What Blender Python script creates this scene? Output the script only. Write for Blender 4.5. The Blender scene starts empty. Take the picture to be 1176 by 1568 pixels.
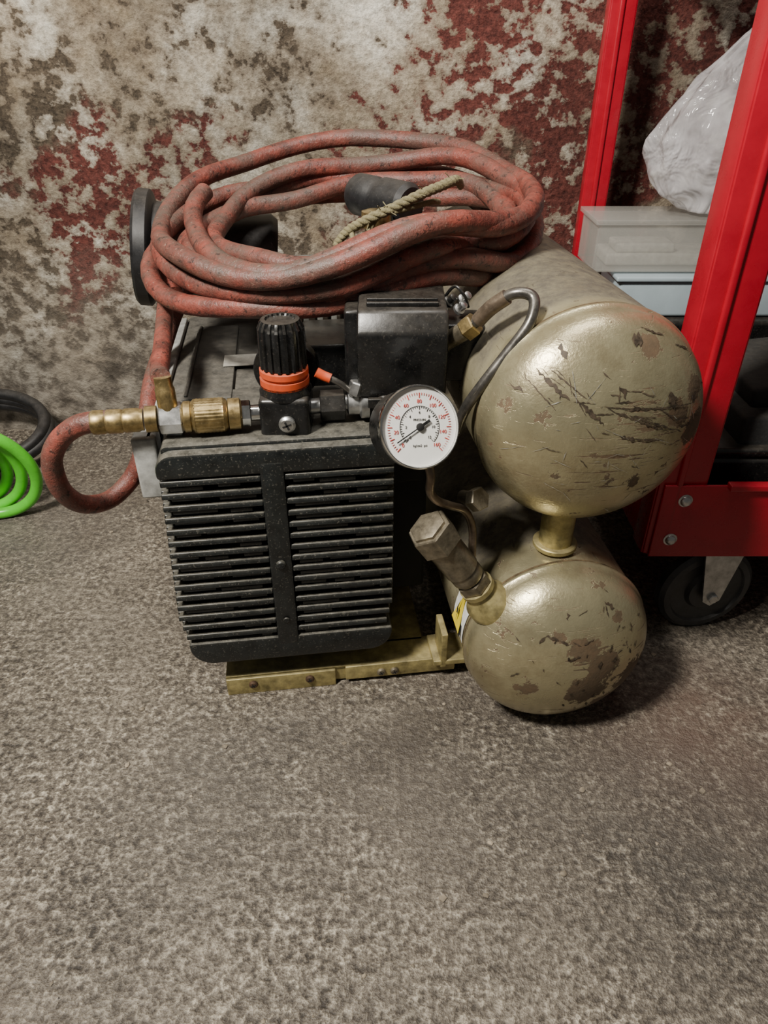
import bpy, bmesh, math, random
from mathutils import Vector, Matrix, noise as mn
random.seed(7)
C=bpy.context.collection
PI=math.pi

# ---------------------------------------------------------------- node helper
class NT:
    def __init__(s,name):
        s.m=bpy.data.materials.new(name); s.m.use_nodes=True
        s.t=s.m.node_tree; s.b=s.t.nodes['Principled BSDF']
        s.co=s.t.nodes.new('ShaderNodeTexCoord').outputs['Object']
    def L(s,a,b): s.t.links.new(a,b)
    def setin(s,sock,v):
        if hasattr(v,'links'): s.L(v,sock)
        elif isinstance(v,(tuple,list)):
            v=tuple(v)
            if len(sock.default_value)==4 and len(v)==3: v=v+(1,)
            sock.default_value=v
        else: sock.default_value=v
    def mapping(s,scale=(1,1,1),loc=(0,0,0),rot=(0,0,0),vec=None):
        n=s.t.nodes.new('ShaderNodeMapping'); s.L(vec or s.co,n.inputs[0])
        n.inputs['Scale'].default_value=scale; n.inputs['Location'].default_value=loc; n.inputs['Rotation'].default_value=rot
        return n.outputs[0]
    def noise(s,scale,detail=4,rough=.6,dist=0,vec=None,col=False):
        n=s.t.nodes.new('ShaderNodeTexNoise'); s.L(vec or s.co,n.inputs['Vector'])
        n.inputs['Scale'].default_value=scale; n.inputs['Detail'].default_value=detail
        n.inputs['Roughness'].default_value=rough; n.inputs['Distortion'].default_value=dist
        return n.outputs['Color'] if col else n.outputs['Fac']
    def ramp(s,fac,stops,interp='LINEAR'):
        n=s.t.nodes.new('ShaderNodeValToRGB'); n.color_ramp.interpolation=interp
        s.setin(n.inputs[0],fac); e=n.color_ramp.elements
        while len(e)<len(stops): e.new(.5)
        for i,(p,c) in enumerate(stops):
            e[i].position=p
            if not isinstance(c,(tuple,list)): c=(c,c,c)
            e[i].color=tuple(c)+(1,) if len(c)==3 else c
        return n.outputs[0]
    def mix(s,f,a,b,mode='MIX'):
        n=s.t.nodes.new('ShaderNodeMix'); n.data_type='RGBA'; n.blend_type=mode
        s.setin(n.inputs[0],f); s.setin(n.inputs[6],a); s.setin(n.inputs[7],b); return n.outputs[2]
    def math(s,op,a,b=0,clamp=False):
        n=s.t.nodes.new('ShaderNodeMath'); n.operation=op; n.use_clamp=clamp
        s.setin(n.inputs[0],a); s.setin(n.inputs[1],b); return n.outputs[0]
    def sep(s,vec=None):
        n=s.t.nodes.new('ShaderNodeSeparateXYZ'); s.L(vec or s.co,n.inputs[0]); return n.outputs
    def normal(s):
        n=s.t.nodes.new('ShaderNodeNewGeometry'); return s.sep(n.outputs['Normal'])
    def dist(s,p):
        n=s.t.nodes.new('ShaderNodeVectorMath'); n.operation='DISTANCE'; s.L(s.co,n.inputs[0]); n.inputs[1].default_value=p
        return n.outputs['Value']
    def blob(s,p,r):   # 1 at p falling to 0 at distance r
        return s.math('SUBTRACT',1.0,s.math('DIVIDE',s.dist(p),r),True)
    def bump(s,h,strength=.5,distance=.002):
        n=s.t.nodes.new('ShaderNodeBump'); n.inputs['Strength'].default_value=strength; n.inputs['Distance'].default_value=distance
        s.L(h,n.inputs['Height']); s.L(n.outputs[0],s.b.inputs['Normal'])
    def fin(s,col=None,rough=None,metal=None,**k):
        if col is not None: s.setin(s.b.inputs['Base Color'],col)
        if rough is not None: s.setin(s.b.inputs['Roughness'],rough)
        if metal is not None: s.setin(s.b.inputs['Metallic'],metal)
        for a,v in k.items(): s.setin(s.b.inputs[a],v)
        return s.m

def simple(name,col,rough=.5,metal=0,var=.25,scale=60,bump=.0,dust=0,dustcol=(.2,.17,.13)):
    n=NT(name); f=n.noise(scale,4,.65)
    c=n.mix(n.ramp(f,[(.3,0),(.7,1)]),tuple(x*(1-var) for x in col),tuple(min(1,x*(1+var)) for x in col))
    r=n.math('ADD',n.math('MULTIPLY',f,.25),rough-.12,True)
    if dust:
        nz=n.normal()[2]
        m=n.math('MULTIPLY',n.ramp(nz,[(.2,0),(.9,1)]),n.ramp(n.noise(90,6,.7),[(.3,.15),(.75,1)]))
        sp=n.ramp(n.noise(420,2,.6),[(.60,0),(.68,1)])
        m=n.math('MULTIPLY',n.math('ADD',m,n.math('MULTIPLY',sp,.35)),dust,True)
        c=n.mix(m,c,dustcol)
        r=n.math('ADD',r,n.math('MULTIPLY',m,.4),True)
        metal=n.math('MULTIPLY',n.math('SUBTRACT',1.0,m),metal)
    if bump: n.bump(f,bump,.001)
    return n.fin(c,r,metal)

# ---------------------------------------------------------------- mesh helpers
def empty(name,loc=(0,0,0),rz=0):
    o=bpy.data.objects.new(name,None); C.objects.link(o); o.location=loc; o.rotation_euler=(0,0,rz); o.empty_display_size=.1
    return o
MW={}
def reg(e):
    MW[e.name]=Matrix.Translation(e.location)@Matrix.Rotation(e.rotation_euler[2],4,'Z'); return e
def attach(o,parent):
    if parent is not None:
        o.parent=parent; o.matrix_parent_inverse=MW[parent.name].inverted()
def frombm(name,bm,mat,parent=None,smooth=True,angle=35):
    me=bpy.data.meshes.new(name); bmesh.ops.recalc_face_normals(bm,faces=bm.faces[:]); bm.to_mesh(me); bm.free()
    o=bpy.data.objects.new(name,me); C.objects.link(o)
    for mm in (mat if isinstance(mat,list) else [mat]): me.materials.append(mm)
    if smooth:
        me.polygons.foreach_set('use_smooth',[True]*len(me.polygons))
        try: me.set_sharp_from_angle(angle=math.radians(angle))
        except Exception: pass
    attach(o,parent); return o
def bm_box(bm,c,s,M=Matrix(),rot=None,bev=0):
    r=bmesh.ops.create_cube(bm,size=1)
    T=M@Matrix.Translation(c)@(rot or Matrix())@Matrix.Diagonal((s[0],s[1],s[2],1))
    bmesh.ops.transform(bm,matrix=T,verts=r['verts'])
    if bev:
        es=list({e for v in r['verts'] for e in v.link_edges})
        bmesh.ops.bevel(bm,geom=es,offset=bev,segments=3,profile=.5,affect='EDGES')
def boxes(name,lst,mat,parent=None,M=Matrix(),bev=0):
    bm=bmesh.new()
    for it in lst: bm_box(bm,it[0],it[1],M,it[2] if len(it)>2 else None,bev)
    return frombm(name,bm,mat,parent)
def axisM(p,d):
    d=Vector(d).normalized(); return Matrix.Translation(p)@d.to_track_quat('Z','Y').to_matrix().to_4x4()
def bm_lathe(bm,M,prof,n=40,close=True,mod=None):
    rings=[]
    for i,(r,h) in enumerate(prof):
        ring=[]
        for k in range(n):
            a=2*PI*k/n; rr=r*(mod(i,a) if mod else 1)
            ring.append(bm.verts.new(M@Vector((rr*math.cos(a),rr*math.sin(a),h))))
        rings.append(ring)
    for a,b in zip(rings,rings[1:]):
        for k in range(n): bm.faces.new((a[k],a[(k+1)%n],b[(k+1)%n],b[k]))
    if close: bm.faces.new(rings[0][::-1]); bm.faces.new(rings[-1])
def lathe(name,p,d,prof,mat,parent=None,n=40,mod=None,angle=35,close=True):
    bm=bmesh.new(); bm_lathe(bm,axisM(p,d),prof,n,close,mod); return frombm(name,bm,mat,parent,True,angle)
def cyl(name,p0,p1,r,mat,parent=None,n=32,bev=.001,r1=None):
    L=(Vector(p1)-Vector(p0)).length; r1=r if r1 is None else r1
    return lathe(name,p0,Vector(p1)-Vector(p0),[(r-bev,0),(r,bev),(r1,L-bev),(r1-bev,L)],mat,parent,n)
def catmull(pts,sub=8):
    P=[Vector(p) for p in pts]; out=[]
    P=[P[0]*2-P[1]]+P+[P[-1]*2-P[-2]]
    for i in range(1,len(P)-2):
        for k in range(sub):
            t=k/sub; a,b,c,d=P[i-1],P[i],P[i+1],P[i+2]
            out.append(.5*((2*b)+(c-a)*t+(2*a-5*b+4*c-d)*t*t+(3*b-a-3*c+d)*t**3))
    out.append(P[-2]); return out
def bm_tube(bm,pts,r,n=14,rf=None):
    rings=[]; up=None
    for i,p in enumerate(pts):
        t=(pts[min(i+1,len(pts)-1)]-pts[max(i-1,0)]).normalized()
        if up is None: up=t.orthogonal().normalized()
        up=(up-t*up.dot(t)).normalized(); s=t.cross(up)
        rr=r*(rf(i) if rf else 1)
        rings.append([bm.verts.new(p+(up*math.cos(2*PI*k/n)+s*math.sin(2*PI*k/n))*rr) for k in range(n)])
    for a,b in zip(rings,rings[1:]):
        for k in range(n): bm.faces.new((a[k],a[(k+1)%n],b[(k+1)%n],b[k]))
    bm.faces.new(rings[0][::-1]); bm.faces.new(rings[-1])
def tube(name,pts,r,mat,parent=None,sub=8,n=14):
    bm=bmesh.new(); bm_tube(bm,catmull(pts,sub) if sub else [Vector(p) for p in pts],r,n); return frombm(name,bm,mat,parent,True,60)
def prism(name,poly,v0,v1,mat,parent=None,M=Matrix(),bev=0,axis='y'):
    bm=bmesh.new()
    f=(lambda a,b,v:Vector((a,v,b))) if axis=='y' else (lambda a,b,v:Vector((v,a,b)))
    A=[bm.verts.new(M@f(a,b,v0)) for a,b in poly]; B=[bm.verts.new(M@f(a,b,v1)) for a,b in poly]
    bm.faces.new(A); bm.faces.new(B[::-1])
    for i in range(len(poly)): bm.faces.new((A[i],A[(i+1)%len(A)],B[(i+1)%len(A)],B[i]))
    if bev:
        bmesh.ops.recalc_face_normals(bm,faces=bm.faces[:])
        es=[e for e in bm.edges if len(e.link_faces)==2 and e.calc_face_angle(0)>.6]
        bmesh.ops.bevel(bm,geom=es,offset=bev,segments=2,profile=.5,affect='EDGES')
    return frombm(name,bm,mat,parent)
def rrect(x0,x1,z0,z1,r,n=6):
    rs=r if isinstance(r,(list,tuple)) else [r]*4   # bl br tr tl
    out=[]
    for (cx,cz,a0,rr) in ((x0+rs[0],z0+rs[0],PI,rs[0]),(x1-rs[1],z0+rs[1],1.5*PI,rs[1]),(x1-rs[2],z1-rs[2],0,rs[2]),(x0+rs[3],z1-rs[3],.5*PI,rs[3])):
        for k in range(n+1):
            a=a0+k/n*PI/2; out.append((cx+rr*math.cos(a),cz+rr*math.sin(a)))
    return out
def hexn(name,p,d,r,L,mat,parent):
    bm=bmesh.new(); b=.0012
    bm_lathe(bm,axisM(p,d),[(r-b,0),(r,b),(r,L-b),(r-b,L)],6); return frombm(name,bm,mat,parent,True,20)
def screw(name,p,d,r,mat,parent):
    bm=bmesh.new(); M=axisM(p,d)
    bm_lathe(bm,M,[(r,0),(r,r*.35),(r*.75,r*.6),(r*.3,r*.66)],20)
    o=frombm(name,bm,mat,parent)
    bm=bmesh.new()
    for a in (.4,.4+PI/2): bm_box(bm,(0,0,r*.64),(r*1.1,r*.22,r*.15),M,Matrix.Rotation(a,4,'Z'))
    frombm(name+'_slot',bm,BLACKV,parent); return o

# ---------------------------------------------------------------- materials
BLACKV=simple('black_void',(.005,.005,.005),.8)
# wall : dark / oxblood substrate with a flaking whitewash on top
n=NT('peeling_painted_wall')
w=n.mapping((1,1,1.15))
x,_,z=n.sep()
big=n.noise(2.4,4,.6); med=n.noise(9,5,.65,0,w); fine=n.noise(38,6,.62,0,w); vfine=n.noise(170,4,.7)
redm=n.math('MULTIPLY',n.noise(5,5,.62),.55)
redm=n.math('ADD',redm,n.math('MULTIPLY',med,.25))
for p,r,k in (((.50,1.35,.74),.34,.36),((.22,1.35,.68),.25,.27),((.33,1.35,.36),.20,.20),((-.48,1.35,.47),.20,.21),((-.28,1.35,.54),.15,.18),((.02,1.35,.48),.2,.22),((-.55,1.35,.30),.16,.12)):
    redm=n.math('ADD',redm,n.math('MULTIPLY',n.blob(p,r),k))
redm=n.ramp(redm,[(.455,0),(.51,1)])
redc=n.mix(n.ramp(vfine,[(.35,0),(.65,1)]),(.050,.014,.012),(.150,.042,.034))
under=n.mix(n.ramp(vfine,[(.3,0),(.7,1)]),(.030,.023,.016),(.14,.108,.076))
under=n.mix(n.math('MULTIPLY',redm,.95),under,redc)
cov=n.math('ADD',n.math('MULTIPLY',fine,.62),n.math('MULTIPLY',med,.32))
cov=n.math('ADD',cov,n.math('MULTIPLY',big,.18))
cov=n.math('SUBTRACT',cov,n.math('MULTIPLY',redm,.045))
for p,r,k in (((-.30,1.35,.52),.28,.05),((-.05,1.35,.66),.38,.045),((-.5,1.35,.72),.3,.025),((.40,1.35,.60),.12,.05)):
    cov=n.math('ADD',cov,n.math('MULTIPLY',n.blob(p,r),k))
cm=n.ramp(cov,[(.530,0),(.553,.75),(.60,1)])
wc=n.ramp(n.noise(6,5,.65),[(.35,(.29,.23,.155)),(.5,(.46,.40,.31)),(.65,(.72,.685,.59))])
wc=n.mix(.75,wc,n.ramp(vfine,[(.32,.38),(.62,1.1)]),'MULTIPLY')
wc=n.mix(n.ramp(cov,[(.55,.6),(.67,0)]),wc,(.17,.13,.095))
base=n.mix(cm,under,wc)
low=n.ramp(n.math('ADD',z,n.math('MULTIPLY',med,.35)),[(.26,1),(.55,0)])
conc=n.ramp(n.math('ADD',n.math('MULTIPLY',fine,.5),n.math('MULTIPLY',med,.5)),[(.38,(.07,.060,.049)),(.60,(.31,.275,.23))])
base=n.mix(n.math('MULTIPLY',low,.8),base,conc)
base=n.mix(.7,base,n.ramp(n.noise(3.1,4,.55),[(.37,.42),(.62,1.15)]),'MULTIPLY')
n.bump(n.math('ADD',cov,n.math('MULTIPLY',vfine,.15)),.9,.012)
WALL=n.fin(base,.85,0,**{'Specular IOR Level':.25})
# floor
n=NT('rough_concrete_floor')
g1=n.noise(125,3,.55); g2=n.noise(300,2,.6); f2=n.noise(38,5,.7); f3=n.noise(4,5,.6); f4=n.noise(520,2,.6)
h=n.math('ADD',n.math('MULTIPLY',g1,.5),n.math('MULTIPLY',g2,.3)); h=n.math('ADD',h,n.math('MULTIPLY',f2,.2))
rough=n.ramp(h,[(.40,(.032,.026,.020)),(.46,(.085,.072,.058)),(.515,(.155,.136,.112)),(.56,(.29,.26,.215)),(.62,(.54,.50,.42))])
smooth=n.mix(n.ramp(h,[(.42,0),(.58,1)]),(.080,.069,.057),(.215,.192,.162))
c=n.mix(n.ramp(n.noise(3.3,6,.68),[(.42,.0),(.60,.9)]),rough,smooth)
c=n.mix(.85,c,n.ramp(f3,[(.32,(.48,.455,.42)),(.68,(1.3,1.25,1.16))]),'MULTIPLY')
st=n.ramp(n.noise(2.2,5,.65),[(.53,0),(.67,1)])
c=n.mix(n.math('MULTIPLY',st,.5),c,(.095,.072,.053))
for p,r,k,cc in (((.36,.56,0),.17,.75,(.12,.078,.058)),((.30,.46,0),.18,.6,(.06,.052,.043)),((.05,.52,0),.24,.6,(.075,.062,.05)),((-.2,.50,0),.16,.5,(.09,.078,.064)),((-.62,.95,0),.25,.4,(.10,.09,.08)),((.5,.3,0),.3,.5,(.06,.052,.043))):  # first blob paints in a reddish reflection, last one the lower-right vignette
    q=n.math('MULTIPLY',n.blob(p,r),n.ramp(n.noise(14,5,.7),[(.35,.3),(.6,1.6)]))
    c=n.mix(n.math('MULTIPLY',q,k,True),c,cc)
sp=n.ramp(n.noise(24,5,.72),[(.70,0),(.72,1)]); c=n.mix(sp,c,(.02,.016,.013))
n.bump(n.math('ADD',h,n.math('MULTIPLY',f4,.15)),1.0,.006)
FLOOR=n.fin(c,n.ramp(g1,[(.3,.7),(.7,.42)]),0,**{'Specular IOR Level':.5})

GOLDP=(.49,.44,.275)
def tankmat(name,c0,blots,streak=None):
    n=NT(name)
    f=n.noise(25,5,.65); fn=n.noise(300,3,.6)
    col=n.mix(f,tuple(v*.68 for v in GOLDP),tuple(v*1.32 for v in GOLDP))
    nz=n.normal(); y=n.sep()[1]
    up=n.ramp(nz[2],[(-.1,0),(.45,1)])
    back=n.ramp(n.math('ADD',y,n.math('MULTIPLY',f,.03)),[(c0,0.08),(c0+.02,1)])
    dm=n.math('MULTIPLY',n.math('MULTIPLY',up,back),n.ramp(n.noise(60,6,.78),[(.25,.65),(.6,1)]),True)
    chips=n.ramp(n.noise(38,6,.72),[(.625,0),(.638,1)])
    rust=chips
    for rot,sc,lo in ((.35,(20,20,260),.665),(-.5,(24,24,300),.675),(1.2,(22,22,260),.68)):
        rust=n.math('MAXIMUM',rust,n.ramp(n.noise(1.0,3,.6,.3,n.mapping(sc,(3*rot,0,0),(0,rot,0))),[(lo,0),(lo+.02,.8)]))
    for p,r,th in blots:
        q=n.math('MULTIPLY',n.math('ADD',n.blob(p,r),n.math('MULTIPLY',n.noise(60,6,.75),1.6)),.4)
        rust=n.math('MAXIMUM',rust,n.ramp(q,[(th*.4,0),(th*.4+.012,1)]))
    if streak:
        for (p,r,rot,th,sc) in streak:
            s=n.noise(1.0,4,.65,.5,n.mapping(sc,(0,0,0),(0,rot,0)))
            q=n.math('ADD',n.math('MULTIPLY',n.blob(p,r),.35),s)
            rust=n.math('MAXIMUM',rust,n.ramp(q,[(th,0),(th+.02,1)]))
    rc=n.mix(n.noise(120,3,.6),(.018,.012,.007),(.13,.07,.035))
    halo=n.ramp(n.noise(14,6,.75),[(.47,0),(.68,1)])
    col=n.mix(n.math('MULTIPLY',halo,.5),col,(.22,.15,.075))
    col=n.mix(n.math('MULTIPLY',rust,.92),col,rc)
    dc=n.mix(n.noise(140,5,.7),(.05,.043,.032),(.145,.128,.098))
    col=n.mix(dm,col,dc)
    cover=n.math('MAXIMUM',rust,dm)
    rough=n.math('ADD',n.math('MULTIPLY',cover,.4),n.math('ADD',n.math('MULTIPLY',f,.2),.19),True)
    met=n.math('MULTIPLY',n.math('SUBTRACT',1.0,cover,True),.78)
    n.bump(n.math('SUBTRACT',n.math('MULTIPLY',fn,.4),n.math('MULTIPLY',rust,.5)),.5,.0015)
    return n.fin(col,rough,met)
UT=tankmat('tank_paint_upper',.655,[((.228,.60,.462),.020,1.2),((.285,.60,.425),.024,1.2),((.290,.60,.385),.028,1.2),((.125,.60,.41),.022,1.2),((.235,.575,.34),.018,1.3),((.265,.585,.405),.022,1.15)],
    [((.235,.565,.39),.08,.32,.79,(22,22,210)),((.205,.55,.36),.13,.2,.88,(10,10,200))])
LT=tankmat('tank_paint_lower',.655,[((.212,.547,.150),.026,1.1),((.238,.550,.125),.030,1.1),((.222,.543,.090),.036,1.1),((.155,.555,.100),.026,1.25),((.280,.575,.09),.04,1.15),((.25,.565,.05),.03,1.25),((.18,.555,.165),.018,1.3),((.245,.575,.175),.014,1.2)],
    [((.22,.55,.14),.06,.2,.80,(24,24,200))])
GOLD=simple('gold_bracket_paint',(.38,.32,.14),.42,.6,.5,60,.2,.5)
BRASS=simple('brass',(.34,.25,.11),.34,.9,.45,90,.1,.35,(.13,.105,.08))
OLDBRASS=simple('tarnished_brass',(.22,.19,.135),.36,.8,.4,110,.2,.5)
STEEL=simple('zinc_steel',(.5,.5,.49),.32,.95,.3,80,.05,.2)
CHROME=simple('chrome',(.7,.7,.68),.18,1,.12,60)
BLK=simple('black_plastic',(.008,.008,.008),.28,0,.5,80,.2,.36,(.15,.13,.105))
BLKM=simple('black_shroud_metal',(.009,.0105,.0105),.32,0,.5,60,.3,.55,(.26,.24,.195))
DUSTY=simple('dusty_motor_casing',(.045,.045,.042),.5,.2,.4,60,.3,.9,(.155,.14,.115))
GREYM=simple('grey_cast_metal',(.22,.22,.20),.5,.5,.3,70,.2,.3)
LGREY=simple('pale_grey_trim',(.36,.36,.34),.55,.1,.35,70,.2,.2)
RED=simple('red_powder_coat',(.38,.006,.020),.28,0,.10,30,0,.10,(.3,.08,.07))
ORANGE=simple('orange_plastic',(.50,.065,.018),.4,0,.2,60,0,.3)
RUB=simple('black_rubber',(.011,.011,.012),.42,0,.4,60,.2,.3,(.14,.125,.11))
WHEELR=simple('caster_rubber',(.035,.035,.036),.45,0,.4,60,.2,.4,(.14,.125,.11))
GREEN=simple('green_hose',(.10,.56,.03),.30,0,.15,40)
COPPER=simple('copper_line',(.16,.12,.085),.4,.7,.35,90,.1,.5)
GREYTUBE=simple('grey_tube',(.13,.122,.11),.30,.8,.35,90,.1,.25)
WHITE=simple('dial_white',(.74,.73,.69),.45,0,.05,60)
YEL=simple('warning_yellow',(.75,.58,.03),.5,0,.1,60)
LABEL=simple('label_paper',(.5,.48,.42),.6,0,.25,100)
RUSTY=simple('rusty_clip',(.08,.045,.025),.7,.3,.5,120,.3)
SEAM=simple('seam_grime',(.12,.085,.045),.6,.3,.6,90,.3)
SCR=simple('scratch_exposed_primer',(.06,.043,.028),.6,.2,.7,160,.2)
SCRL=simple('scratch_bare_metal',(.55,.53,.46),.4,.8,.3,160,.1)
# hose rubber
n=NT('red_rubber_hose')
f=n.noise(40,5,.7); g=n.noise(260,3,.7)
c=n.mix(n.ramp(f,[(.35,0),(.65,1)]),(.085,.024,.018),(.26,.062,.043))
nz=n.normal()[2]
dm=n.math('MULTIPLY',n.ramp(n.noise(11,6,.75),[(.42,0),(.60,1)]),n.ramp(nz,[(-.6,.75),(.8,1)]))
c=n.mix(n.math('MULTIPLY',dm,.85),c,(.085,.065,.052))
c=n.mix(n.ramp(n.noise(300,3,.7),[(.62,0),(.70,.5)]),c,(.33,.22,.165))
c=n.mix(n.ramp(n.noise(120,4,.75),[(.36,.8),(.42,0)]),c,(.02,.014,.012))
n.bump(n.math('ADD',g,f),.55,.0018)
HOSE=n.fin(c,.5,0)
n=NT('twine'); TW=n.fin(n.mix(n.noise(300,3,.7),(.07,.06,.03),(.30,.26,.14)),.9,0); n.bump(n.noise(500,2,.6),.8,.001)
n=NT('clear_bag_plastic')
BAG=n.fin((.78,.76,.78),.12,0,**{'IOR':1.5,'Alpha':n.ramp(n.noise(18,4,.6),[(.35,.30),(.65,.62)]),'Coat Weight':.8,'Coat Roughness':.05}); n.bump(n.noise(14,3,.55,1.2),.6,.03)
n=NT('frosted_clear_plastic'); BIN=n.fin((.50,.49,.45),.25,0,**{'IOR':1.4,'Alpha':.34}); n.bump(n.noise(30,4,.6),.15,.004)
PALEBLUE=simple('pale_blue_plastic',(.38,.46,.50),.4,0,.08,20)
FOAM=simple('black_foam',(.016,.016,.016),.85,0,.4,200,.6,.15)

# ---------------------------------------------------------------- room
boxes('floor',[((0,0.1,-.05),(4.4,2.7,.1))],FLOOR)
boxes('wall_back',[((0,1.40,1.25),(4.4,.1,2.6))],WALL)

# ================================================================ COMPRESSOR
rz=math.radians(7.6)
AC=reg(empty('air_compressor',(0,.66,0),rz)); M=MW['air_compressor']
def Lw(u,v,z): return M@Vector((u,v,z))
ydir=M.to_3x3()@Vector((0,1,0)); xdir=M.to_3x3()@Vector((1,0,0))
# --- tanks
DP=.064
def tank(name,u,z,R,v0,v1,mat):
    prof=[]; N=16; dp=DP
    for i in range(N+1):
        a=i/N*PI/2; prof.append((max(.0005,R*math.sin(a)),-dp*math.cos(a)))
    prof+=[(R+.0015,.002),(R+.0022,.004),(R+.0015,.006),(R-.0012,.007),(R-.0012,.009),(R-.0005,.011)]
    L=v1-v0
    for i in range(1,12): prof.append((R-.0005,.011+(L-.02)*i/11))
    prof+=[(R+.002,L-.006),(R+.002,L-.003)]
    for i in range(N+1):
        a=(1-i/N)*PI/2; prof.append((max(.0005,R*math.sin(a)),L+dp*math.cos(a)))
    lathe(name,Lw(u,v0,z),ydir,prof,mat,AC,128,angle=40)
    lathe(name+'_seam',Lw(u,v0,z),ydir,[(R-.002,.0062),(R+.0012,.0066),(R+.0012,.0092),(R-.002,.0096)],SEAM,AC,96,close=False)
LU,LZ,LR,LV=.187,.113,.1045,-.078; UU,UZ,UR,UV=.192,.381,.1085,-.056
tank('upper_tank',UU,UZ,UR,UV,.42,UT)
tank('lower_tank',LU,LZ,LR,LV,.42,LT)
# scratches : thin ragged flakes lying on the dome (du,dz from the cap centre)
def scratches(name,u,z,R,v0,lst,mat):
    bm=bmesh.new(); rnd=random.Random(3)
    def sp(du,dz,off=.0006):
        q=min(.97,(du*du+dz*dz)/(R*R)); h_=DP*math.sqrt(1-q)
        nn=Vector((du/R**2,-h_/DP**2,dz/R**2)).normalized()
        return M@(Vector((u+du,v0-h_,z+dz))+nn*off)
    for (a,b,c_,d,wd) in lst:
        L=math.hypot(c_-a,d-b); K=max(4,int(L/.002)); nx,nz_=-(d-b)/L,(c_-a)/L; pr=None
        for k in range(K+1):
            t=k/K; w_=wd*.5*(math.sin(PI*t)**.5 if 0<t<1 else .05)*rnd.uniform(.15,1.3); j=rnd.uniform(-1,1)*wd*.3
            cx,cz=a+(c_-a)*t+nx*j,b+(d-b)*t+nz_*j
            p=[bm.verts.new(sp(cx+nx*w_,cz+nz_*w_)),bm.verts.new(sp(cx,cz)),bm.verts.new(sp(cx-nx*w_,cz-nz_*w_))]
            if pr:
                bm.faces.new((pr[0],pr[1],p[1],p[0])); bm.faces.new((pr[1],pr[2],p[2],p[1]))
            pr=p
    frombm(name,bm,mat,AC,False)
rnd=random.Random(11)
ul=[(-.070,.066,-.045,.044,.004),(-.050,.086,-.046,.076,.005),(-.036,.042,-.014,.024,.004),(-.002,.056,.004,.046,.004),(-.02,.040,.080,.030,.0018),(-.012,.038,.052,.010,.0025),
 (.012,.030,.068,.006,.0022),(.008,.010,.050,.002,.002),(-.064,.000,-.046,-.004,.0014),(.046,.046,.054,.030,.008),(.073,.038,.080,.030,.008),(.002,.012,.018,.008,.005),(.055,.020,.074,.018,.0025),
 (-.06,.068,-.03,.046,.0016),(-.08,.060,-.055,.035,.0013),(.062,.012,.078,.010,.004),(-.09,.05,-.08,.046,.005),(.010,.090,.020,.088,.008),(-.045,.055,-.03,.032,.0015),(.02,-.02,.03,-.024,.0025),(-.03,-.01,-.022,-.018,.002)]
for i in range(22):
    a,b=rnd.gauss(.02,.035),rnd.gauss(.025,.022); an=rnd.gauss(-.35,.35); L=rnd.uniform(.006,.028)
    ul.append((a,b,a+L*math.cos(an),b+L*math.sin(an),rnd.uniform(.0006,.0018)))
for i in range(12):
    a,b=rnd.gauss(-.055,.015),rnd.gauss(.06,.012); an=rnd.gauss(-.7,.4); L=rnd.uniform(.006,.02)
    ul.append((a,b,a+L*math.cos(an),b+L*math.sin(an),rnd.uniform(.0006,.0015)))
ul=[q for q in ul if max(math.hypot(q[0],q[1]),math.hypot(q[2],q[3]))<.104]
scratches('upper_cap_scratches',UU,UZ,UR,UV,ul,SCR)
ll=[]; 
for i in range(46):
    a,b=rnd.gauss(.01,.045),rnd.gauss(.02,.04); an=rnd.choice([-.8,-1.2,.6,1.1])+rnd.gauss(0,.3); L=rnd.uniform(.003,.014)
    ll.append((a,b,a+L*math.cos(an),b+L*math.sin(an),rnd.uniform(.001,.0036)))
ll=[q for q in ll if max(math.hypot(q[0],q[1]),math.hypot(q[2],q[3]))<.098]
scratches('lower_cap_scratches',LU,LZ,LR,LV,ll,SCR)
wl=[]
for i in range(40):
    a,b=rnd.gauss(0,.05),rnd.gauss(0,.045); an=rnd.gauss(-.2,.8); L=rnd.uniform(.006,.03)
    wl.append((a,b,a+L*math.cos(an),b+L*math.sin(an),rnd.uniform(.0005,.001)))
wl=[q for q in wl if max(math.hypot(q[0],q[1]),math.hypot(q[2],q[3]))<.098]
scratches('upper_cap_light_scratches',UU,UZ,UR,UV,wl,SCRL)
for i,v in enumerate((-.042,.36)):
    cyl('tank_spacer_%d'%i,Lw(.184,v,.19),Lw(.184,v,.32),.018,GOLD,AC)
    cyl('tank_spacer_collar_%d'%i,Lw(.184,v,.220),Lw(.184,v,.226),.024,GOLD,AC)
# --- base
boxes('base_rail',[((-.053,.015,.024),(.29,.04,.006)),((-.053,-.003,.015),(.29,.004,.022)),
   ((-.053,.34,.024),(.29,.05,.006)),((.03,.18,.024),(.05,.3,.006))],GOLD,AC,M,.001)
boxes('base_edge',[((-.13,-.008,.013),(.135,.004,.026)),((.02,-.008,.018),(.14,.004,.022))],GOLD,AC,M,.001)
boxes('tank_bracket',[((.073,.0,.05),(.008,.04,.055)),((.085,.005,.03),(.05,.05,.008)),((.075,.33,.06),(.012,.05,.075)),((.14,.33,.018),(.12,.05,.006))],GOLD,AC,M,.0015)
for i,(u,v) in enumerate(((-.16,.02),(.07,.02),(-.16,.34),(.07,.34))):
    lathe('rubber_foot_%d'%i,Lw(u,v,0),(0,0,1),[(.013,0),(.016,.003),(.013,.022)],RUB,AC,24)
for i,(u,m) in enumerate(((-.165,RUSTY),(-.095,RUSTY),(-.005,OLDBRASS),(.012,OLDBRASS))):
    screw('base_screw_%d'%i,Lw(u,-.010,.016),-ydir,.0055,m,AC)
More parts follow.
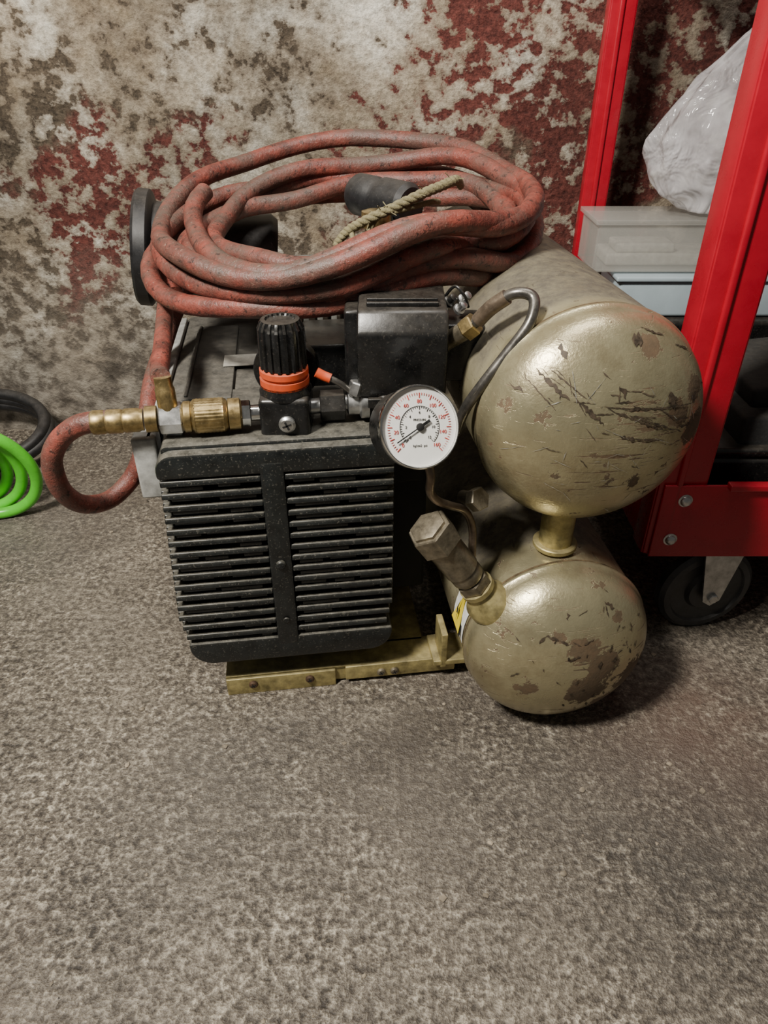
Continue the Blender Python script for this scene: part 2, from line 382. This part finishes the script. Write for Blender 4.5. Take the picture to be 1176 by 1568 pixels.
# --- shroud
U0,U1=-.229,.010
core=[(U0+.006,.330),(U0-.004,.13),(U0+.004,.105),(U0+.02,.088),(U1-.03,.088),(U1-.010,.105),(U1-.003,.13),(U1-.006,.330)]
prism('shroud_core',core,-.004,.05,BLACKV,AC,M)
prism('shroud_top_band',rrect(U0,U1,.322,.349,[.004,.004,.018,.018]),-.022,.055,BLKM,AC,M,.003)
prism('shroud_top_lip',rrect(U0+.006,U1-.006,.338,.353,.006),-.010,.06,BLKM,AC,M,.003)
prism('shroud_bottom_band',rrect(U0-.001,U1-.003,.068,.101,[.027,.027,.003,.003],8),-.022,.05,BLKM,AC,M,.0025)
prism('shroud_center_bar',rrect(-.128,-.104,.09,.335,.003),-.0225,.0,BLKM,AC,M,.002)
bm=bmesh.new(); NF=15
for i in range(NF):
    zz=.314-i*(.205/(NF-1)); t=i/(NF-1)
    ins=.002-.010*t; ins2=.002+.001*t
    if i>=NF-2: ins+=.003*(i-NF+3); ins2+=.003*(i-NF+3)
    for a,b in ((U0+ins,-.128),(-.104,U1-ins2)):
        w_=b-a
        bm_box(bm,((a+b)/2,-.010,zz),(w_,.023,.0062),M,Matrix.Rotation(-.25,4,'X'),.0012)
        k=a+.008
        while k<b-.012:
            ln=random.uniform(.02,.06); ln=min(ln,b-.006-k)
            bm_box(bm,(k+ln/2,-.009+random.uniform(-.005,.002),zz-.0055),(ln,.010,.0042),M,None,.0008)
            k+=ln+random.uniform(.004,.02)
    bm_box(bm,(U0+ins+.003,.016,zz),(.010,.05,.006),M,None,.0012)
    bm_box(bm,(U1-ins2-.003,.016,zz),(.010,.05,.006),M,None,.0012)
frombm('shroud_fins',bm,BLKM,AC)
screw('shroud_screw',Lw(-.116,-.0225,.208),-ydir,.0055,BLKM,AC)
cyl('shroud_rivet',Lw(-.116,-.0225,.128),Lw(-.116,-.0245,.128),.004,BLKM,AC)
# --- motor body
prism('motor_casing',rrect(-.236,-.004,.075,.348,.012),.045,.40,DUSTY,AC,M,.003)
boxes('motor_casing_plate',[((-.185,.22,.350),(.055,.24,.006)),((-.06,.24,.350),(.09,.14,.006)),((-.125,.10,.349),(.19,.05,.005)),((-.208,.22,.354),(.004,.23,.004))],DUSTY,AC,M,.0015)
boxes('casing_side_trim',[((-.2355,.215,.347),(.009,.33,.012)),((-.238,.2,.335),(.006,.36,.03))],LGREY,AC,M,.0015)
boxes('casing_side_fitting',[((-.243,.035,.315),(.024,.04,.07))],LGREY,AC,M,.003)
boxes('casing_label',[((-.150,.205,.3545),(.042,.035,.001))],LABEL,AC,M)
boxes('motor_side_block',[((.03,.16,.20),(.06,.2,.22)),((.03,.10,.30),(.05,.1,.09))],BLACKV,AC,M,.006)
boxes('control_housing',[((-.035,.165,.375),(.075,.09,.05))],BLK,AC,M,.004)
bm=bmesh.new()
for i in range(9): bm_box(bm,(-.12+i*.018,.31,.385),(.007,.11,.07),M,None,.001)
bm_box(bm,(-.05,.31,.42),(.17,.10,.012),M,None,.003)
frombm('cylinder_head_fins',bm,GREYM,AC)
boxes('cylinder_head_cover',[((-.05,.31,.433),(.12,.08,.02))],GREYM,AC,M,.006)
boxes('head_label',[((-.065,.30,.4435),(.07,.04,.001))],LABEL,AC,M)
# --- air filter
fd=Vector((-.97,-.15,.12)).normalized(); fp=Vector((-.297,1.075,.428))
lathe('air_filter',fp,fd,[(.055,-.14),(.062,-.13),(.062,.015),(.064,.02),(.064,.03),(.076,.034),(.079,.037),(.079,.052),(.075,.056),(.07,.056),(.068,.050),(.001,.050)],RUB,AC,64)
# --- pressure switch box
prism('pressure_switch',[(.668,.384),(.665,.450),(.679,.470),(.79,.473),(.79,.384)],-.026,.062,BLK,AC,Matrix(),.004,'x')
boxes('switch_side_block',[((-.030,.745,.42),(.02,.09,.085))],BLK,AC,bev=.004)
boxes('switch_top_ridge',[((.018,.690,.4725),(.07,.005,.004)),((.018,.702,.4725),(.07,.003,.004))],BLK,AC,bev=.001)
boxes('switch_foot',[((.015,.73,.368),(.07,.09,.05)),((.004,.69,.36),(.03,.03,.06))],BLK,AC,bev=.003)
boxes('switch_tabs',[((-.008,.663,.381),(.016,.006,.01)),((.037,.663,.381),(.016,.006,.01))],BLK,AC,bev=.001)
# --- regulator
rp=Vector((-.099,.672,0)); 
boxes('regulator_body',[((rp.x,rp.y,.365),(.050,.05,.052))],BLK,AC,M=Matrix(),bev=.005)
lathe('regulator_neck',(rp.x,rp.y,.388),(0,0,1),[(.026,0),(.026,.005),(.0245,.008),(.0245,.012)],BLK,AC,48)
lathe('regulator_orange_ring',(rp.x,rp.y,.396),(0,0,1),[(.0225,0),(.0245,.002),(.0245,.010),(.022,.0105),(.022,.013),(.0242,.0135),(.0242,.019),(.020,.021)],ORANGE,AC,48)
def knurl(i,a): return 1.0 if i in(0,7,8) else (1.0+.045*(1 if math.sin(a*18)>0 else -1))
lathe('regulator_knob',(rp.x,rp.y,.416),(0,0,1),[(.020,0),(.0222,.001),(.0222,.02),(.0217,.040),(.0207,.042),(.0202,.043),(.0195,.0455),(.0185,.048),(.0145,.0485),(.0135,.0465),(.001,.0465)],BLK,AC,144,knurl,25)
screw('regulator_screw',(rp.x+.003,rp.y-.0255,.366),(0,-1,0),.0085,STEEL,AC)
cyl('regulator_gauge_disc',(rp.x-.004,rp.y+.055,.395),(rp.x-.004,rp.y+.04,.395),.034,BLK,AC,48)
# --- couplings (left)
a0=Vector((-.272,.632,.375)); a1=Vector((-.126,.662,.371)); ad=(a1-a0); AL=ad.length; ad.normalize()
pt=lambda s:a0+ad*s
lathe('hose_ferrule',pt(-.012),ad,[(.0105,0),(.0118,.002),(.0118,.012),(.0108,.014),(.0118,.016),(.0118,.028),(.0108,.030),(.0118,.032),(.0118,.044),(.0108,.046),(.0108,.049)],BRASS,AC,32)
lathe('hose_ferrule_end',pt(.038),ad,[(.008,0),(.013,.001),(.013,.012),(.008,.013)],BRASS,AC,32)
hexn('tee_hex_nut',pt(.052),ad,.0155,.022,STEEL,AC)
lathe('quick_coupler_body',pt(.074),ad,[(.013,0),(.0155,.002),(.0155,.008),(.0145,.009),(.0165,.011),(.0172,.012)]+[(.0172 if k%2 else .0168,.013+.0018*k) for k in range(15)]+[(.0172,.040),(.016,.042),(.0145,.044)],BRASS,AC,120,lambda i,a:1+.015*math.sin(a*30) if 5<i<21 else 1)
lathe('quick_coupler_collar',pt(.118),ad,[(.012,0),(.0158,.001),(.0158,.012),(.013,.014)],BRASS,AC,40)
hexn('coupler_nipple_hex',pt(.131),ad,.013,.010,CHROME,AC)
cyl('coupler_nipple',pt(.130),pt(.156),.008,CHROME,AC)
ty=pt(.062)
lathe('riser_fitting',ty+Vector((0,0,.008)),(-.05,.12,1),[(.008,0),(.0095,.002),(.0095,.022),(.0085,.024),(.0085,.034)],BRASS,AC,28)
boxes('tee_lower_block',[((ty.x,ty.y+.012,ty.z-.035),(.018,.02,.05))],STEEL,AC,bev=.002)
# right fittings of the regulator
cyl('outlet_pipe',(-.078,.675,.371),(-.005,.69,.373),.008,STEEL,AC)
hexn('outlet_hex_nut',(-.066,.678,.371),(1,.12,0),.0155,.026,BLK,AC)
lathe('outlet_union',(-.038,.681,.372),(1,.12,0),[(.010,0),(.012,.001),(.012,.012),(.016,.014),(.016,.022),(.01,.023)],STEEL,AC,32)
hexn('bleed_fitting',(-.030,.672,.386),(.3,.1,1),.008,.014,STEEL,AC)
tube('bleed_tube',[(-.060,.672,.406),(-.050,.671,.402),(-.04,.672,.395),(-.030,.672,.386)],.0032,GREYTUBE,AC)
tube('bleed_tube_cap',[(-.067,.672,.410),(-.060,.672,.406),(-.053,.671,.4035)],.0050,ORANGE,AC)
# --- gauge
gc=Vector((.032,.578,.397)); gn=Vector((.30,-.80,.42)).normalized()
lathe('gauge_case',gc-gn*.036,gn,[(.030,0),(.034,.002),(.034,.026),(.037,.028),(.038,.031),(.038,.037),(.037,.0385),(.0362,.0385),(.0358,.0345),(.0005,.0345)],CHROME,AC,72)
lathe('gauge_case_back',gc-gn*.044,gn,[(.02,0),(.0345,.002),(.0352,.026),(.034,.034)],BLK,AC,64)
gx=Vector((0,0,1)).cross(gn).normalized(); gx=(Matrix.Rotation(math.radians(-8),3,gn)@gx); gy=gn.cross(gx)
GM=Matrix((( gx.x,gy.x,gn.x,gc.x),(gx.y,gy.y,gn.y,gc.y),(gx.z,gy.z,gn.z,gc.z),(0,0,0,1)))
bm=bmesh.new(); bm_lathe(bm,GM,[(.0357,-.0015),(.0357,-.0008)],64); frombm('gauge_dial',bm,WHITE,AC)
bm=bmesh.new()
for i in range(61):
    a=math.radians(225-270*i/60); Lg=.0045 if i%5==0 else .0022; wd=.0007 if i%5==0 else .0003
    R=.0305; bm_box(bm,(math.cos(a)*(R-Lg/2),math.sin(a)*(R-Lg/2),-.0004),(Lg,wd,.0004),GM,Matrix.Rotation(a,4,'Z'))
frombm('gauge_ticks_outer',bm,simple('dial_red',(.5,.05,.04),.5),AC)
bm=bmesh.new()
for i in range(41):
    a=math.radians(225-270*i/40); Lg=.003 if i%4==0 else .0015
    R=.0185; bm_box(bm,(math.cos(a)*(R-Lg/2),math.sin(a)*(R-Lg/2),-.0004),(Lg,.0004,.0004),GM,Matrix.Rotation(a,4,'Z'))
for i in range(120):
    a0_=math.radians(225-270*i/120); bm_box(bm,(math.cos(a0_)*.0188,math.sin(a0_)*.0188,-.0004),(.0002,.0009,.0004),GM,Matrix.Rotation(a0_,4,'Z'))
frombm('gauge_ticks_inner',bm,BLACKV,AC)
def text(name,s,x,y,size,mat):
    cu=bpy.data.curves.new(name,'FONT'); cu.body=s; cu.size=size; cu.align_x='CENTER'; cu.align_y='CENTER'; cu.extrude=.0001
    o=bpy.data.objects.new(name,cu); C.objects.link(o)
    dg=bpy.context.evaluated_depsgraph_get(); dg.update(); me=bpy.data.meshes.new_from_object(o.evaluated_get(dg)); mw=GM@Matrix.Translation((x,y,-.0003))
    bpy.data.objects.remove(o); me.transform(mw); me.materials.clear(); me.materials.append(mat)
    oo=bpy.data.objects.new(name,me); C.objects.link(oo); attach(oo,AC)
DR=bpy.data.materials['dial_red']
for i,s in enumerate(['0','20','40','60','80','100','120','140','160']):
    a=math.radians(225-270*i/8); text('gauge_number_%d'%i,s,math.cos(a)*.0228,math.sin(a)*.0228,.0048,DR)
for i in range(7):
    a=math.radians(225-270*i/6); text('gauge_inner_number_%d'%i,str(i*2),math.cos(a)*.0130,math.sin(a)*.0130,.0036,BLACKV)
text('gauge_text_unit','PRESSURE',0,.0065,.0028,BLACKV); text('gauge_text_scale','kg/cm2  psi',0,-.0165,.003,BLACKV)
a=math.radians(212); bm=bmesh.new()
bm_box(bm,(math.cos(a)*.009,math.sin(a)*.009,.0012),(.034,.0011,.0005),GM,Matrix.Rotation(a,4,'Z'))
bm_box(bm,(-math.cos(a)*.006,-math.sin(a)*.006,.0012),(.010,.0026,.0005),GM,Matrix.Rotation(a,4,'Z'))
bm_lathe(bm,GM,[(.0035,0),(.0035,.002),(.002,.0028)],20)
frombm('gauge_needle',bm,BLACKV,AC)
tube('gauge_stem',[gc-gn*.04,gc-gn*.075,Vector((.0,.68,.38))],.011,BLK,AC)
hexn('gauge_stem_hex',gc-gn*.062,gn,.016,.016,BLK,AC)
# --- safety valve
v0=Vector((.107,.598,.186)); v1=Vector((.032,.580,.302)); vd=(v1-v0).normalized()
vp=lambda s:v0+vd*s
lathe('valve_weld_boss',v0-vd*.02,vd,[(.026,0),(.026,.010),(.021,.018),(.017,.026),(.015,.03),(.019,.032),(.019,.038)],GOLD,AC,32)
hexn('valve_lower_nut',vp(.018),vd,.0185,.014,OLDBRASS,AC)
lathe('valve_barrel',vp(.032),vd,[(.014,0),(.0165,.002),(.0175,.004),(.0175,.014),(.0165,.016),(.0185,.018),(.0185,.062),(.015,.064)],OLDBRASS,AC,40)
hexn('valve_cap',vp(.092),vd,.0235,.026,OLDBRASS,AC)
lathe('valve_cap_top',vp(.118),vd,[(.0195,0),(.0195,.003),(.015,.005)],OLDBRASS,AC,6)
tube('bleed_line',[(.040,.585,.36),(.0437,.58,.345),(.044,.585,.325),(.052,.592,.310),(.066,.60,.299),(.082,.612,.285),(.092,.618,.26),(.094,.615,.225)],.0042,COPPER,AC)
hexn('drain_nut',(.090,.612,.298),(.5,-.6,.5),.0125,.012,OLDBRASS,AC)
cyl('drain_pipe',(.085,.655,.275),(.092,.61,.300),.007,OLDBRASS,AC)
# --- unloader tube
tube('unloader_tube',[(.064,.69,.435),(.078,.675,.451),(.090,.668,.465),(.101,.660,.480),(.118,.652,.494),(.134,.645,.492),(.130,.630,.474),(.110,.625,.445),(.091,.622,.418),(.078,.63,.39),(.073,.65,.355)],.0052,GREYTUBE,AC)
tube('unloader_hose_section',[(.089,.669,.463),(.095,.665,.472),(.101,.660,.480),(.112,.655,.490)],.0072,COPPER,AC)
hexn('unloader_nut',(.078,.677,.450),(.9,-.35,.9),.0118,.014,BRASS,AC)
cyl('unloader_elbow',(.056,.70,.427),(.081,.675,.453),.009,OLDBRASS,AC)
for i,(x_,y_,z_) in enumerate(((.064,.72,.464),(.074,.715,.458),(.078,.72,.466))):
    lathe('terminal_clamp_%d'%i,(x_,y_,z_),(.4,-.5,.6),[(.003,0),(.006,.001),(.006,.004),(.004,.005),(.004,.012),(.002,.013)],STEEL if i else BLK,AC,16)
tube('terminal_wire',[(.06,.73,.465),(.07,.715,.482),(.08,.71,.473),(.085,.72,.46)],.0016,BLK,AC)
boxes('unloader_block',[((.080,.72,.42),(.04,.05,.06))],BLK,AC,bev=.004)
# --- warning sticker on the lower tank (left flank near the seam)
def patch(name,pts,off,mat):
    bm=bmesh.new(); vs=[]
    for (th,v) in pts:
        a=math.radians(th); vs.append(bm.verts.new(Lw(LU+math.cos(a)*(LR+off),v,LZ+math.sin(a)*(LR+off))))
    bm.faces.new(vs); return frombm(name,bm,mat,AC,False)
bm=bmesh.new()
def strip(bm,t0,t1,v0a,v1a,off):
    k=8; pr=None
    for i in range(k+1):
        a=math.radians(t0+(t1-t0)*i/k); R=LR+off
        p=[bm.verts.new(Lw(LU+math.cos(a)*R,vv,LZ+math.sin(a)*R)) for vv in (v0a,v1a)]
        if pr: bm.faces.new((pr[0],pr[1],p[1],p[0]))
        pr=p
dv=-.018
strip(bm,141,185,-.045+dv,-.001+dv,.0008); frombm('warning_sticker',bm,WHITE,AC,False)
patch('warning_triangle_black',[(181,-.042+dv),(149,-.022+dv),(181,-.003+dv)],.0036,BLACKV)
patch('warning_triangle_yellow',[(179.5,-.039+dv),(152.5,-.022+dv),(179.5,-.006+dv)],.0044,YEL)
patch('warning_bolt',[(176,-.024+dv),(169,-.026+dv),(170,-.022+dv),(160,-.021+dv),(167,-.0195+dv),(166,-.0235+dv)],.0050,BLACKV)

# ================================================================ RED AIR HOSE
AH=reg(empty('coiled_air_hose',(0,.9,.5)))
HR=.0110
turns=[(-.043,.912,.222,.178,-.004),(-.045,.912,.226,.184,.008),(-.040,.898,.202,.152,.018),(-.040,.890,.178,.134,.030),
 (-.048,.908,.212,.178,.030),(-.030,.895,.180,.145,.046),(-.040,.914,.222,.196,.052),(-.03,.910,.205,.174,.064),(-.035,.915,.215,.185,.070)]
def coilz(x,y): return .474+.20*(y-.93)+.06*(x+.04)+.036*math.exp(-((x-.05)/.10)**2-((y-.73)/.07)**2)
pts=[]; NT_=len(turns)-1; S=60
for i in range(int((NT_-.9)*S)+1):
    t=i/S; k=min(int(t),NT_-1); f_=t-k; f_=f_*f_*(3-2*f_)
    A,B=turns[k],turns[k+1]; cx,cy,rx,ry,dz=[A[j]*(1-f_)+B[j]*f_ for j in range(5)]
    an=-2*PI*t+math.radians(200)
    wob=mn.noise(Vector((math.cos(an)*1.2,math.sin(an)*1.2,t*.9)))*.026
    wz=mn.noise(Vector((math.cos(an)*1.3+7,math.sin(an)*1.3,t*.8)))*.020
    x_=cx+(rx+wob)*math.cos(an); y_=cy+(ry+wob)*math.sin(an)
    pts.append(Vector((x_,y_,coilz(x_,y_)+dz+wz)))
bm=bmesh.new(); bm_tube(bm,pts,HR,16); frombm('hose_coil',bm,HOSE,AH,True,60)
tube('hose_feed',[(-.262,.92,.455),(-.264,.88,.435),(-.260,.85,.42),(-.248,.79,.412),(-.236,.735,.410),(-.228,.690,.405),(ty.x-.003,ty.y+.004,ty.z+.04)],HR*.88,HOSE,AH)
tube('hose_loop',[(-.258,.636,.375),(-.280,.631,.376),(-.300,.630,.371),(-.320,.63,.3555),(-.333,.63,.332),(-.337,.64,.293),(-.329,.66,.262),(-.312,.69,.2485),(-.290,.71,.264),(-.275,.72,.292),(-.268,.73,.320),(-.270,.78,.350),(-.270,.84,.368),(-.262,.90,.40),(-.24,.96,.44)],HR*.95,HOSE,AH)
# hose end coupling + grip
lathe('hose_end_grip',(-.034,.93,.53),Vector((.066,-.070,-.002)),[(.010,0),(.020,.002),(.0235,.008),(.0235,.035),(.021,.040),(.021,.046),(.0245,.050),(.0245,.088),(.020,.094),(.008,.095)],RUB,AH,40)
lathe('hose_end_brass',(-.008,.835,.530),(-.03,-.02,-.9),[(.010,0),(.0165,.002),(.0165,.018),(.012,.020),(.012,.030),(.0175,.032),(.0175,.05),(.01,.052)],BRASS,AH,40)
cyl('hose_end_ferrule',(-.02,.86,.485),(-.045,.89,.45),.011,STEEL,AH)
# twine
bm=bmesh.new(); tp=catmull([(-.052,.80,.500),(-.040,.80,.514),(-.022,.803,.524),(.0085,.805,.537),(.037,.81,.549),(.06,.82,.556),(.076,.83,.560),(.084,.85,.552)],14)
for s in range(3):
    q=[]
    for i,p in enumerate(tp):
        a_=i*.55+s*2*PI/3; q.append(p+Vector((0,math.cos(a_),math.sin(a_)))*.0028)
    bm_tube(bm,q,.0030,8)
tp2=catmull([(-.035,.80,.515),(-.03,.79,.505),(-.02,.80,.508),(-.005,.81,.53),(.012,.805,.534),(.05,.822,.540),(.06,.85,.535)],12)
bm_tube(bm,tp2,.0030,8)
rt=random.Random(5)
for i in range(26):   # frayed fibres
    p=tp[rt.randrange(len(tp))]; d=Vector((rt.uniform(-1,1),rt.uniform(-1,1),rt.uniform(-.3,1))).normalized()*rt.uniform(.006,.014)
    bm_tube(bm,[p,p+d*.5+Vector((0,0,.001)),p+d],.0005,5)
frombm('twine_tie',bm,TW,AH,True,60)

# ================================================================ GREEN HOSE + BLACK CABLE
GH=reg(empty('green_recoil_hose',(-.6,.98,0)))
pts=[]
for i in range(200):
    t=i/199; a_=2*PI*3.2*t+1.6
    cx=-.632-.10*t; cy=.985+.05*t; R=.092
    pts.append(Vector((cx+math.cos(a_)*R*.9,cy+math.cos(a_)*.02-.25*math.sin(a_)*R*1.2,.1025+math.sin(a_)*R)))
bm=bmesh.new(); bm_tube(bm,pts,.0095,14); frombm('green_hose_coil',bm,GREEN,GH,True,60)
BH=reg(empty('black_rubber_cable',(-.75,1.2,0)))
pts=[]
for i in range(160):
    t=i/159; a_=2*PI*2.6*t
    pts.append(Vector((-.77+math.cos(a_)*(.135-.015*t),1.225+math.sin(a_)*.09,.014+.03*t+.028*(1+math.sin(a_)))))
bm=bmesh.new(); bm_tube(bm,pts,.011,12); frombm('black_cable_loops',bm,RUB,BH,True,60)

# ================================================================ RED TOOL CART
TC=reg(empty('red_tool_cart',(.6,.95,0)))
X0,X1,Y0,Y1=.338,.92,.735,1.262
def post(name,x,y,sx,sy,w,wd):
    bm=bmesh.new(); H0,H1=.14,.90
    bm_box(bm,(x+sx*w/2,y,(H0+H1)/2),(w,.004,H1-H0),bev=.0012)
    bm_box(bm,(x,y+sy*wd/2,(H0+H1)/2),(.004,wd,H1-H0),bev=.0012)
    bm_box(bm,(x+sx*w*.42,y-.003,(H0+H1)/2),(.008,.006,H1-H0-.02),bev=.0025)
    bm_box(bm,(x+sx*w,y+.005,(H0+H1)/2),(.003,.012,H1-H0),bev=.001)
    return frombm(name,bm,RED,TC)
post('post_front_left',X0-.010,Y0,1,1,.056,.035); post('post_back_left',X0-.018,Y1-.02,1,1,.036,.02)
post('post_front_right',X1,Y0,-1,1,.056,.035); post('post_back_right',X1,Y1-.02,-1,1,.036,.02)
boxes('bottom_tray',[(((X0+X1)/2,(Y0+Y1)/2,.150),(X1-X0,Y1-Y0,.004)),
  (((X0+X1)/2,Y0-.004,.190),(X1-X0+.008,.004,.105)),(((X0+X1)/2,Y1+.004,.190),(X1-X0,.004,.105)),
  ((X0-.004,(Y0+Y1)/2,.190),(.004,Y1-Y0,.105)),((X1+.004,(Y0+Y1)/2,.190),(.004,Y1-Y0,.105)),
  (((X0+X1)/2+.035,Y0-.008,.243),(X1-X0-.07,.012,.008))],RED,TC,bev=.0015)
boxes('top_tray',[(((X0+X1)/2,(Y0+Y1)/2,.88),(X1-X0,Y1-Y0,.004)),(((X0+X1)/2,Y0-.004,.87),(X1-X0,.004,.08)),((X0-.004,(Y0+Y1)/2,.87),(.004,Y1-Y0,.08))],RED,TC,bev=.0015)
for i,(x_,z_) in enumerate(((X0+.024,.222),(X0+.018,.165))):
    lathe('bolt_%d'%i,(x_,Y0-.006,z_),(0,-1,0),[(.0085,0),(.0085,.001),(.0065,.0015),(.0062,.004),(.004,.006),(.001,.0065)],STEEL,TC,20)
for i,(x_,y_) in enumerate(((.438,.765),(.86,.765),(.42,1.20),(.86,1.20))):
    ax=Vector((1,0,0)) if i>1 else Vector((.15,-1,0)).normalized(); w0=Vector((x_-.008,y_+.006,.0655))
    lathe('caster_wheel_%d'%i,w0,ax,[(.02,-.002),(.048,-.001),(.052,.001),(.060,.002),(.0655,.007),(.0655,.019),(.060,.024),(.052,.025),(.050,.021),(.030,.020),(.026,.026),(.012,.027)],WHEELR,TC,56)
    if i<2:
        side=Vector((0,0,1)).cross(ax).normalized()
        for j,o_ in enumerate((-.008,.034)):
            bm=bmesh.new(); P0=w0+ax*o_
            q=[P0+side*-.028+Vector((0,0,.076)),P0+side*.028+Vector((0,0,.076)),P0+side*.012+Vector((0,0,-.006)),P0+Vector((0,0,-.014)),P0+side*-.012+Vector((0,0,-.006))]
            A=[bm.verts.new(a_) for a_ in q]; B=[bm.verts.new(a_+ax*.003) for a_ in q]
            bm.faces.new(A); bm.faces.new(B[::-1])
            for k in range(5): bm.faces.new((A[k],A[(k+1)%5],B[(k+1)%5],B[k]))
            frombm('caster_fork_%d_%d'%(i,j),bm,STEEL,TC,False)
        cyl('caster_axle_%d'%i,w0-ax*.012,w0+ax*.042,.007,STEEL,TC,6)
        boxes('caster_plate_%d'%i,[((x_,y_+.014,.144),(.075,.07,.006))],STEEL,TC,bev=.001)

# contents
CS=reg(empty('black_tool_case',(.5,.9,.152)))
boxes('case_body',[((.53,1.16,.235),(.34,.13,.165)),((.58,.86,.205),(.36,.17,.10))],BLK,CS,bev=.008)
boxes('case_lid',[((.58,.86,.262),(.365,.175,.012))],BLK,CS,bev=.004)
FO=reg(empty('black_foam_sheet',(.6,.85,.27)))
boxes('foam_slab',[((.605,.88,.292),(.34,.19,.045),Matrix.Rotation(-.06,4,'Y'))],FOAM,FO,bev=.006)
boxes('foam_slab_top',[((.62,.89,.335),(.34,.16,.03),Matrix.Rotation(-.12,4,'Y'))],FOAM,FO,bev=.006)
PB=reg(empty('pale_blue_storage_box',(.45,1.16,.34)))
boxes('blue_box_body',[((.505,1.165,.350),(.29,.11,.062))],PALEBLUE,PB,bev=.006)
boxes('blue_box_rim',[((.505,1.165,.379),(.305,.125,.008))],PALEBLUE,PB,bev=.003)
CB=reg(empty('clear_plastic_bin',(.4,1.17,.39)))
bm=bmesh.new(); x0,x1,y0,y1,z0,z1=.318,.56,1.12,1.215,.386,.455
th=.003
for c_,s_ in ((((x0+x1)/2,(y0+y1)/2,z0+.002),(x1-x0,y1-y0,th)),(((x0+x1)/2,y0,(z0+z1)/2),(x1-x0,th,z1-z0)),(((x0+x1)/2,y1,(z0+z1)/2),(x1-x0,th,z1-z0)),((x0,(y0+y1)/2,(z0+z1)/2),(th,y1-y0,z1-z0)),((x1,(y0+y1)/2,(z0+z1)/2),(th,y1-y0,z1-z0)),(((x0+x1)/2,(y0+y1)/2,z1+.003),(x1-x0+.012,y1-y0+.012,.007))):
    bm_box(bm,c_,s_,bev=.001)
frombm('bin_shell',bm,BIN,CB)
boxes('bin_contents',[((.44,1.17,.400),(.2,.07,.018)),((.40,1.165,.416),(.09,.05,.014))],LABEL,CB,bev=.004)
# plastic bag : crumpled sack narrowing to a twisted neck
bm=bmesh.new(); bmesh.ops.create_icosphere(bm,subdivisions=6,radius=1)
def ridge(p): return (1-abs(mn.noise(p))*2.2)
for v in bm.verts:
    d=v.co.normalized(); an=math.atan2(d.y,d.x)
    r=1+.12*mn.noise(d*1.6)+.08*ridge(d*1.9+Vector((3,1,2)))+.03*ridge(Vector((math.cos(an)*3.2,math.sin(an)*3.2,d.z*1.2)))
    zz=d.z; taper=1-.55*max(0,zz)**1.2
    v.co=Vector((.108*d.x*r*taper+.055*max(0,zz),.055*d.y*r*taper,(.165 if zz>0 else .105)*zz*r))
    if v.co.z<-.095: v.co.z=-.095+(v.co.z+.095)*.1
    v.co+=Vector((.500,1.165,.562))
frombm('plastic_bag',bm,BAG,None,True,80)

# debris on the floor
bm=bmesh.new()
for i in range(260):
    x_=random.uniform(-.6,.7); y_=random.uniform(.15,1.1)
    s=random.choice([.001,.0014,.0018,.0026])*random.uniform(.7,1.3)
    r=bmesh.ops.create_icosphere(bm,subdivisions=1,radius=s)
    for v in r['verts']:
        v.co=Vector((v.co.x*random.uniform(.7,1.6)+x_,v.co.y*random.uniform(.7,1.5)+y_,v.co.z*.5+s*.3))
frombm('floor_debris',bm,simple('debris',(.2,.165,.12),.8,0,.95,30),None,False)

# ================================================================ LIGHT
def area(name,loc,tgt,size,power,col,sy=None):
    l=bpy.data.lights.new(name,'AREA'); l.energy=power; l.color=col; l.size=size
    if sy: l.shape='RECTANGLE'; l.size_y=sy
    o=bpy.data.objects.new(name,l); C.objects.link(o); o.location=loc
    o.rotation_euler=(Vector(tgt)-Vector(loc)).to_track_quat('-Z','Y').to_euler(); return o
area('ceiling_lamp',(-.66,-.0,1.55),(-.05,.85,.25),.22,54,(1,.95,.86))
area('ceiling_tube_lamp',(.15,.75,2.1),(0,1.0,0),.9,14,(1,.96,.9),.2)
W=bpy.data.worlds.new('w'); bpy.context.scene.world=W; W.use_nodes=True
W.node_tree.nodes['Background'].inputs[0].default_value=(.9,.88,.84,1); W.node_tree.nodes['Background'].inputs[1].default_value=.11

# ================================================================ CAMERA
cam=bpy.data.cameras.new('camera'); co=bpy.data.objects.new('camera',cam); C.objects.link(co)
cam.sensor_fit='VERTICAL'; cam.sensor_height=36; cam.lens=25.35; cam.clip_start=.02
co.location=(0,0,.69); co.rotation_euler=(math.radians(56.4),0,0)
bpy.context.scene.camera=co
